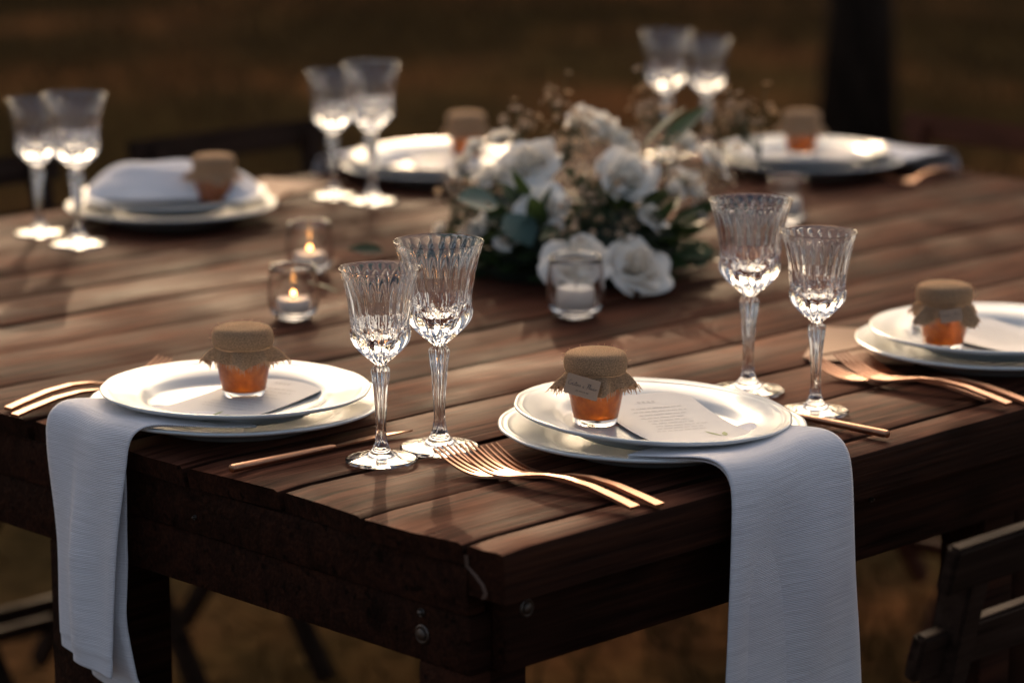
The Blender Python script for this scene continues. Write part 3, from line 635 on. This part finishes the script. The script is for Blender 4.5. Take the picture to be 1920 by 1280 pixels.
# ------------------------------------------------------------------ napkins
def napkin(name, path, across, u0, u1, org, lab, seed=2, droop=None, hem=.0):
    """path: (outward distance, z) polyline; across: spread of the width along the path"""
    o = empty(name, (0, 0, 0)); o.location = (*org, 0); tag(o, lab, 'napkin', 'white linen napkins')
    return o
def strip(par, name, path, side, lo, hi, horiz, seed, thick=.0012, fold=.003, hemz=0, waves=None, crease=0):
    """path [(out,z)], lo/hi width limits at each path point (interpolated by arc length). side: axis of width 'x' or 'y'"""
    r_ = random.Random(seed); pts_ = [Vector((a, b)) for a, b in path]; Ls = [0]
    for a, b in zip(pts_, pts_[1:]): Ls.append(Ls[-1] + (b - a).length)
    T_ = Ls[-1]; nu, nv = 96, 40; P = np.zeros((nu, nv, 3)); uv = np.zeros((nu, nv, 2)); ph = [r_.random() * 6 for _ in range(6)]
    po = [(L, p.x) for L, p in zip(Ls, pts_)]; pz = [(L, p.y) for L, p in zip(Ls, pts_)]; lo_ = list(zip(Ls, lo)); hi_ = list(zip(Ls, hi))
    sm = np.linspace(0, T_, nu); ker = np.ones(7) / 7
    def smooth(tab):
        a = np.array([interp(q, tab) for q in sm]); b = np.convolve(np.pad(a, 3, 'edge'), ker, 'valid'); return b
    O, Z, LO, HI = smooth(po), smooth(pz), smooth(lo_), smooth(hi_)
    for i in range(nu):
        hang = min(1, max(0, (.775 - Z[i]) / .12))
        for j in range(nv):
            v = j / (nv - 1); a = LO[i] + (HI[i] - LO[i]) * v
            wv_ = fold * hang * (math.sin(v * 5.5 + ph[0] + .6 * Z[i] * 5) + .4 * math.sin(v * 12 + ph[1])) + .0012 * math.sin(v * 9 + i * .12 + ph[2])
            edge = -.004 * hang * (max(0, abs(v - .5) * 2 - .8) / .2) ** 2
            if crease: q_ = min(1, max(0, (v - crease + .06) / .12)); wv_ += hang * .007 * (1 - q_ * q_ * (3 - 2 * q_))
            if sm[i] > T_ - .020: wv_ -= .0011        # stitched hem stands a thread proud
            out = O[i] - wv_ - edge; z = Z[i] + (1 - hang) * .0015 * math.sin(v * 7 + ph[3] + i * .08) - hemz * v * (i / (nu - 1)) ** 8
            if waves: out_, z_ = waves(v, sm[i] / T_); out += out_; z += z_
            P[i, j] = (out, a, z) if side == 'y' else (a, out, z); uv[i, j] = (a, sm[i])
    o = MB().grid(P, uv=uv).build(name, M['linen'], par); md = o.modifiers.new('thickness', 'SOLIDIFY'); md.thickness = thick; md.offset = -1
    return o
# right front napkin: hangs over the long side (outward is -y)
n1 = empty('napkin', (.34, 0, TZ)); tag(n1, 'long white linen napkin hanging over the near side in front', 'napkin', 'white linen napkins')
n1.location = (0, 0, 0)
zb = .40
def shoulder(v, t):
    # the cloth slides off the round plate: its right shoulder falls earlier
    return (0, 0)
path = [(.085, .7835), (.045, .7865), (.012, .7895), (-.004, .7875), (-.013, .778), (-.017, .762), (-.0185, .74), (-.020, .68), (-.022, .60), (-.025, zb)]
strip(n1, 'front_layer', path, 'x', [.235, .245, .262, .267, .268, .268, .267, .264, .259, .252], [.400, .412, .420, .424, .427, .429, .431, .437, .444, .452], True, 4, fold=.0040)
strip(n1, 'back_layer', [(a + .004, b - .004 if b > .75 else b) for a, b in path], 'x', [.240, .250, .268, .272, .273, .273, .273, .270, .265, .262], [.398, .408, .416, .420, .422, .424, .426, .432, .438, .444], True, 6, fold=.002)
n2 = empty('napkin', (0, 0, 0)); tag(n2, 'white linen napkin hanging over the left end with its hem in view', 'napkin', 'white linen napkins')
path = [(.085, .7825), (.040, .7865), (.010, .7895), (-.004, .7895), (-.014, .7855), (-.0205, .772), (-.0215, .74), (-.0225, .68), (-.0245, .60), (-.026, .538)]
strip(n2, 'front_layer', path, 'y', [.400, .415, .432, .448, .458, .464, .468, .478, .488, .492], [.555, .568, .578, .582, .585, .588, .588, .584, .578, .572], True, 9, fold=.0040, hemz=-.018, crease=.62)
strip(n2, 'back_layer', [(a + .009 if b < .75 else a + .003, b - .003) for a, b in path[:-1]] + [(-.006, .515)], 'y', [.405, .42, .440, .456, .466, .474, .479, .486, .488, .478], [.55, .56, .572, .576, .578, .580, .580, .575, .565, .555], True, 12, fold=.002, hemz=-.01)
# heaped napkin on the far left plate
n3 = empty('napkin', (.83, 1.50, UZ + .02)); tag(n3, 'heaped white napkin on the far left plate behind the jar', 'napkin', 'white linen napkins')
P = np.zeros((48, 36, 3)); uv = np.zeros((48, 36, 2))
for i in range(48):
    for j in range(36):
        u, v = i / 47 * 2 - 1, j / 35 * 2 - 1; q = max(0, 1 - abs(u) ** 5) ** .8 * max(0, 1 - abs(v) ** 2.6)
        z = .040 * q * (.84 + .16 * math.sin(1.2 - u * 2.2)) + .0018 * math.sin(u * 9 + v * 4) * q + .0025 * math.sin(v * 11 + u * 3) * q; w_ = u * .118 + .018; d_ = v * .062 + .006 * math.sin(u * 5)
        P[i, j] = (RT.x * w_ + FW.x * d_, RT.y * w_ + FW.y * d_, z - .006); uv[i, j] = (w_, d_)
o = MB().grid(P, uv=uv).build('folded_cloth', M['linen'], n3); md = o.modifiers.new('thickness', 'SOLIDIFY'); md.thickness = .002
n4 = empty('napkin', (0, 0, 0)); tag(n4, 'bluish white napkin falling over the far right end under the plate', 'napkin', 'white linen napkins')
pth = [(LX - .10, .784), (LX - .04, .788), (LX - .008, .789), (LX + .006, .784), (LX + .014, .77), (LX + .018, .74), (LX + .022, .60)]
strip(n4, 'front_layer', pth, 'y', [1.00, .99, .985, .985, .985, .985, .98], [1.13, 1.14, 1.15, 1.155, 1.155, 1.155, 1.16], True, 14)
n5 = empty('napkin', (0, 0, 0)); tag(n5, 'napkin between the far middle plates, blurred behind the goblets', 'napkin', 'white linen napkins')
pth = [(1.52, .784), (1.58, .788), (1.61, .789), (1.630, .789), (1.648, .782), (1.656, .76), (1.66, .62)]
strip(n5, 'front_layer', pth, 'x', [1.24] * 7, [1.40] * 7, True, 15)

# ------------------------------------------------------------------ tea lights
def tealight(x, y, lit, lab, labc, wide=1.0):
    o = empty('candle_holder', (x, y, TZ + .0010)); tag(o, lab, 'candle holder', 'glass candle holders')
    prof = [(1e-5, .0008), (.012, .0006), (.0175, 0), (.0205, .0012), (.0250, .0075), (.0280, .017), (.0290, .027), (.0285, .038), (.0272, .047), (.0263, .054), (.0262, .059), (.0256, .0602), (.0247, .0596), (.0249, .054), (.0256, .047), (.0268, .038), (.0272, .027), (.0262, .018), (.0235, .0105), (.0195, .0068), (.012, .0060), (1e-5, .0058)]
    MB().lathe(prof, 56).build('glass_cup', M['glass'], o)
    c = empty('tea_candle', (x, y, TZ + .0072)); tag(c, labc, 'candle', 'small white candles')
    o.scale = (wide,) * 3; hh = .017 if lit else .026; rr = .0185 * wide; c.location.z = TZ + .001 + .0062 * wide
    MB().lathe([(1e-5, 0), (rr - .001, 0), (rr, .001), (rr, hh - .002), (rr - .0012, hh), (rr - .004, hh - .0014), (1e-5, hh - .0018)], 40).build('wax', M['wax'], c, sharp=60)
    MB().tube([(0, 0, hh - .002), (.0004, 0, hh + .003), (.0012, 0, hh + .006)], .0006, 6).build('wick', M['wick'], c)
    if lit: MB().lathe([(1e-5, hh + .003), (.0024, hh + .0040), (.0029, hh + .0056), (.0023, hh + .0072), (.0011, hh + .0086), (1e-5, hh + .0096)], 16).build('flame', M['flame'], c)
tealight(.494, .831, 1, 'glass candle holder with a flame, the nearer of the lit pair', 'lit candle in the nearer of the two left holders')
tealight(.695, 1.035, 1, 'glass candle holder with a flame, the farther of the lit pair', 'lit candle in the farther of the two left holders')
tealight(.727, .616, 0, 'round glass candle holder in front of the flowers', 'unlit white candle in the holder before the flowers', 1.14)
tealight(1.385, .855, 0, 'blurred glass candle holder right of the flowers below the far plate', 'unlit white candle in the holder right of the flowers')

# ------------------------------------------------------------------ flower arrangement
def upx(px, py, depth):
    f = 5400.; up = FW * math.sin(R(PITCH)) + Vector((0, 0, math.cos(R(PITCH))))
    return CAM + (VIEW * f + RT * (px - 960) - up * (py - 640)) * (depth / f)
FB = Vector((.93, .80, TZ)); fa = empty('flower_arrangement', FB); tag(fa, 'low centrepiece of cream roses, waxflowers and dark green leaves', 'flowers')
def rose_mesh(seed, openness):
    r_ = random.Random(seed); mb = MB()
    for lay in range(6):
        f_ = lay / 5; np_ = [3, 3, 4, 5, 5, 6][lay]; rr = .006 + .030 * f_ ** 1.1 * openness; H = .034 - .010 * f_ * openness
        for q in range(np_):
            a0 = 2 * math.pi * (q + .5 * (lay % 2)) / np_ + r_.gauss(0, .12); span = 2 * math.pi / np_ * (.72 + .1 * r_.random()); P = []
            tip = r_.uniform(.75, 1.2); curl = openness * f_ * r_.uniform(.4, 1.1); big = r_.uniform(.92, 1.10)
            for i in range(7):
                v = i / 6; row = []
                for j in range(7):
                    u = j / 3 - 1; shp = max(0, 1 - .55 * abs(u) ** 1.6 * v); rad = big * (1 + .10 * f_ * math.cos(2.6 * u + lay) * v) *( .004 + (rr - .002) * math.sin(min(1, v * 1.15) * 1.57) + curl * .010 * max(0, v - .6) ** 1.3 * 3); rad *= 1 + .04 * math.sin(3 * u + seed + lay)
                    z = H * v * shp * tip - curl * .016 * max(0, v - .62) ** 1.2 * 2 - .004 * f_ + .0012 * math.sin(5 * u + 3 * v + lay * 2)
                    a = a0 + u * span * (.55 + .45 * math.sin(min(1, v * 1.4) * 1.57)); row.append((rad * math.cos(a), rad * math.sin(a), z))
                P.append(row)
            mb.grid(P)
    me = mb.mesh('rose', fix=False); me.materials.append(M['petal']); return me
RM = [rose_mesh(1, .55), rose_mesh(2, .9), rose_mesh(3, 1.1), rose_mesh(4, .3)]
roses = [(1125, 222, 3.62, 1.65, 1, .3, -.2), (1170, 258, 3.60, 1.25, 2, .7, .0), (885, 268, 3.62, .80, 0, -.6, .1), (937, 250, 3.64, .95, 1, -.3, -.1), (985, 292, 3.52, 1.35, 2, -.25, .75), (905, 325, 3.52, 1.05, 1, -.7, .3),
         (1020, 378, 3.44, 1.12, 2, -.15, .9), (1178, 318, 3.46, 1.55, 1, .2, .75), (1285, 265, 3.60, .90, 3, .35, -.2), (1300, 335, 3.52, 1.20, 1, .7, .4), (1345, 292, 3.60, 1.0, 2, .9, .0), (1080, 478, 3.34, 1.32, 2, -.05, .75), (1203, 487, 3.36, 1.32, 2, .3, .8),
         (878, 428, 3.44, .95, 1, -.8, .5), (1265, 352, 3.45, .6, 3, .4, .3), (820, 425, 3.5, .6, 0, -.9, .2), (1090, 205, 3.66, .9, 0, -.1, -.1), (1230, 400, 3.42, .8, 1, .5, .6), (860, 300, 3.6, .8, 1, -.9, .2), (950, 440, 3.42, .8, 1, -.5, .6), (1320, 395, 3.5, .7, 0, .8, .4)]
UPV = Vector((0, 0, 1))
inv = Matrix.Translation(-FB)
for (px, py, d, sc, k, tx, ty) in roses:
    p = upx(px, py, d); nrm = (UPV * (1 - .4 * abs(ty)) + RT * tx - FW * ty * .7).normalized(); q = nrm.to_track_quat('Z', 'Y')
    o = link('rose', RM[k], parent=fa, loc=p - FB - nrm * .014 * sc); o.rotation_euler = (q.to_matrix() @ Matrix.Rotation(rng.random() * 6, 3, 'Z')).to_euler(); o.scale = (sc * (.82 if k == 3 else .62),) * 3
def leaf_mesh(L, W, tipp, name):
    P = []
    for i in range(9):
        t = i / 8; w_ = W * math.sin(math.pi * t ** tipp) ** .9 if 0 < t < 1 else 0; z = -.12 * L * t * t; P.append([(-w_, L * t, z + .18 * w_), (-w_ * .5, L * t, z + .04 * w_), (0, L * t, z), (w_ * .5, L * t, z + .04 * w_), (w_, L * t, z + .18 * w_)])
    return MB().grid(P).mesh(name, fix=False)
LM = [leaf_mesh(.075, .015, .8, 'leaf'), leaf_mesh(.060, .018, .7, 'leaf'), leaf_mesh(.095, .013, .85, 'leaf')]
EM = leaf_mesh(.048, .022, .95, 'leaf'); [m_.materials.append(M['leaf']) for m_ in LM]; EM.materials.append(M['euca'])
MB().lathe([(1e-5, 0), (.10, 0), (.115, .012), (.11, .05), (.08, .075), (1e-5, .085)], 32, lambda r, z, t: r * (1 + .12 * math.sin(3 * t) + .08 * math.sin(7 * t + z * 60))).build('foam_base', M['foam'], fa)
def put_leaf(me, p, d, roll, sc):
    q = d.to_track_quat('Y', 'Z'); o = link('leaf', me, parent=fa, loc=p - FB); o.rotation_euler = (q.to_matrix() @ Matrix.Rotation(roll, 3, 'Y')).to_euler(); o.scale = (sc,) * 3
for k in range(235):
    a = rng.random() * 6.28; el = rng.random() ** 1.9 * 1.1; dr = Vector((math.cos(a) * math.cos(el), math.sin(a) * math.cos(el), math.sin(el)))
    lat = dr.dot(RT); base = Vector((dr.x * .115 + RT.x * lat * .045, dr.y * .115 + RT.y * lat * .045, .02 + dr.z * .115)) * rng.uniform(.6, 1.0)
    d = (dr + Vector((rng.gauss(0, .5), rng.gauss(0, .5), rng.gauss(0, .4)))).normalized()
    if base.z + d.z * .07 < .008: d.z = abs(d.z) * .3; base.z = max(base.z, .02)
    put_leaf(LM[rng.randrange(3)], FB + base * .86, d, rng.gauss(0, .6), rng.uniform(.55, .9))
for (px, py, d, dx, dz) in ((1200, 285, 3.6, .6, .8), (935, 385, 3.42, -.6, .2), (950, 400, 3.42, .2, -.2), (1240, 280, 3.55, .5, .6), (720, 470, 3.42, -.9, .15), (640, 552, 3.3, -.5, .3)):
    put_leaf(EM if py in (385, 400) else LM[0], upx(px, py, d), (RT * dx + UPV * dz - FW * .2).normalized(), rng.gauss(0, .4), .6 if px in (720, 640) else 1.1)
# waxflower sprigs: many tiny open flowers on thin stems
def sprig_mesh(seed, n_):
    r_ = random.Random(seed); mb = MB(); eyes = MB(); st = MB()
    for q in range(n_):
        c = Vector((r_.gauss(0, .017), r_.gauss(0, .017), r_.gauss(.012, .014))); nn = (c + Vector((0, 0, .02)) + Vector((r_.gauss(0, .01), r_.gauss(0, .01), 0))).normalized(); qd = nn.to_track_quat('Z', 'Y').to_matrix(); s_ = r_.uniform(.0045, .0065)
        for k in range(5):
            a = k * 1.2566; pr = [Vector((s_ * rr * math.cos(a + da), s_ * rr * math.sin(a + da), s_ * zz)) for rr, da, zz in ((.15, 0, 0), (.8, -.42, .22), (1.05, 0, .3), (.8, .42, .22))]
            mb.add([c + qd @ v for v in pr], [(0, 1, 2, 3)])
        eyes.tube([c, c + nn * .0016], [.0018, .0012], 6); st.tube([Vector((0, 0, -.035)), c * .5 + Vector((0, 0, -.01)), c], .0005, 4, cap=False)
    me = bpy.data.meshes.new('waxflower'); off = 0; V, F_, mi = [], [], []
    for k, b_ in enumerate((mb, eyes, st)): V += b_.v; F_ += [tuple(i + off for i in f) for f in b_.f]; mi += [k] * len(b_.f); off += len(b_.v)
    me.from_pydata(V, [], F_); me.update(); [me.materials.append(M[x]) for x in ('waxflower', 'waxeye', 'stem')]; me.polygons.foreach_set('material_index', mi); return me
WM = [sprig_mesh(1, 20), sprig_mesh(2, 26), sprig_mesh(3, 12)]
for (px, py, d, k, sc) in ((1085, 268, 3.50, 1, 1.0), (1060, 250, 3.55, 0, 1), (1040, 195, 3.62, 2, .8), (1115, 345, 3.42, 1, .9), (1095, 365, 3.42, 0, .9), (1075, 405, 3.40, 0, .8), (1120, 395, 3.42, 0, .9), (975, 232, 3.60, 0, .9), (870, 395, 3.46, 0, 1.0), (850, 370, 3.5, 2, 1), (905, 372, 3.44, 2, .9),
                           (1060, 440, 3.36, 2, .9), (1165, 450, 3.38, 2, 1), (1240, 300, 3.5, 0, .9), (1255, 320, 3.46, 2, 1), (1215, 200, 3.75, 2, 1.1), (1385, 215, 3.7, 0, 1.2), (1400, 240, 3.66, 2, 1.2), (1340, 360, 3.5, 2, 1), (1360, 250, 3.7, 2, 1.2), (1230, 215, 3.7, 2, 1.1)):
    o = link('waxflower_sprig', WM[k], parent=fa, loc=upx(px, py, d) - FB, rot=(rng.gauss(.3, .3), rng.gauss(0, .3), rng.random() * 6), scale=sc)
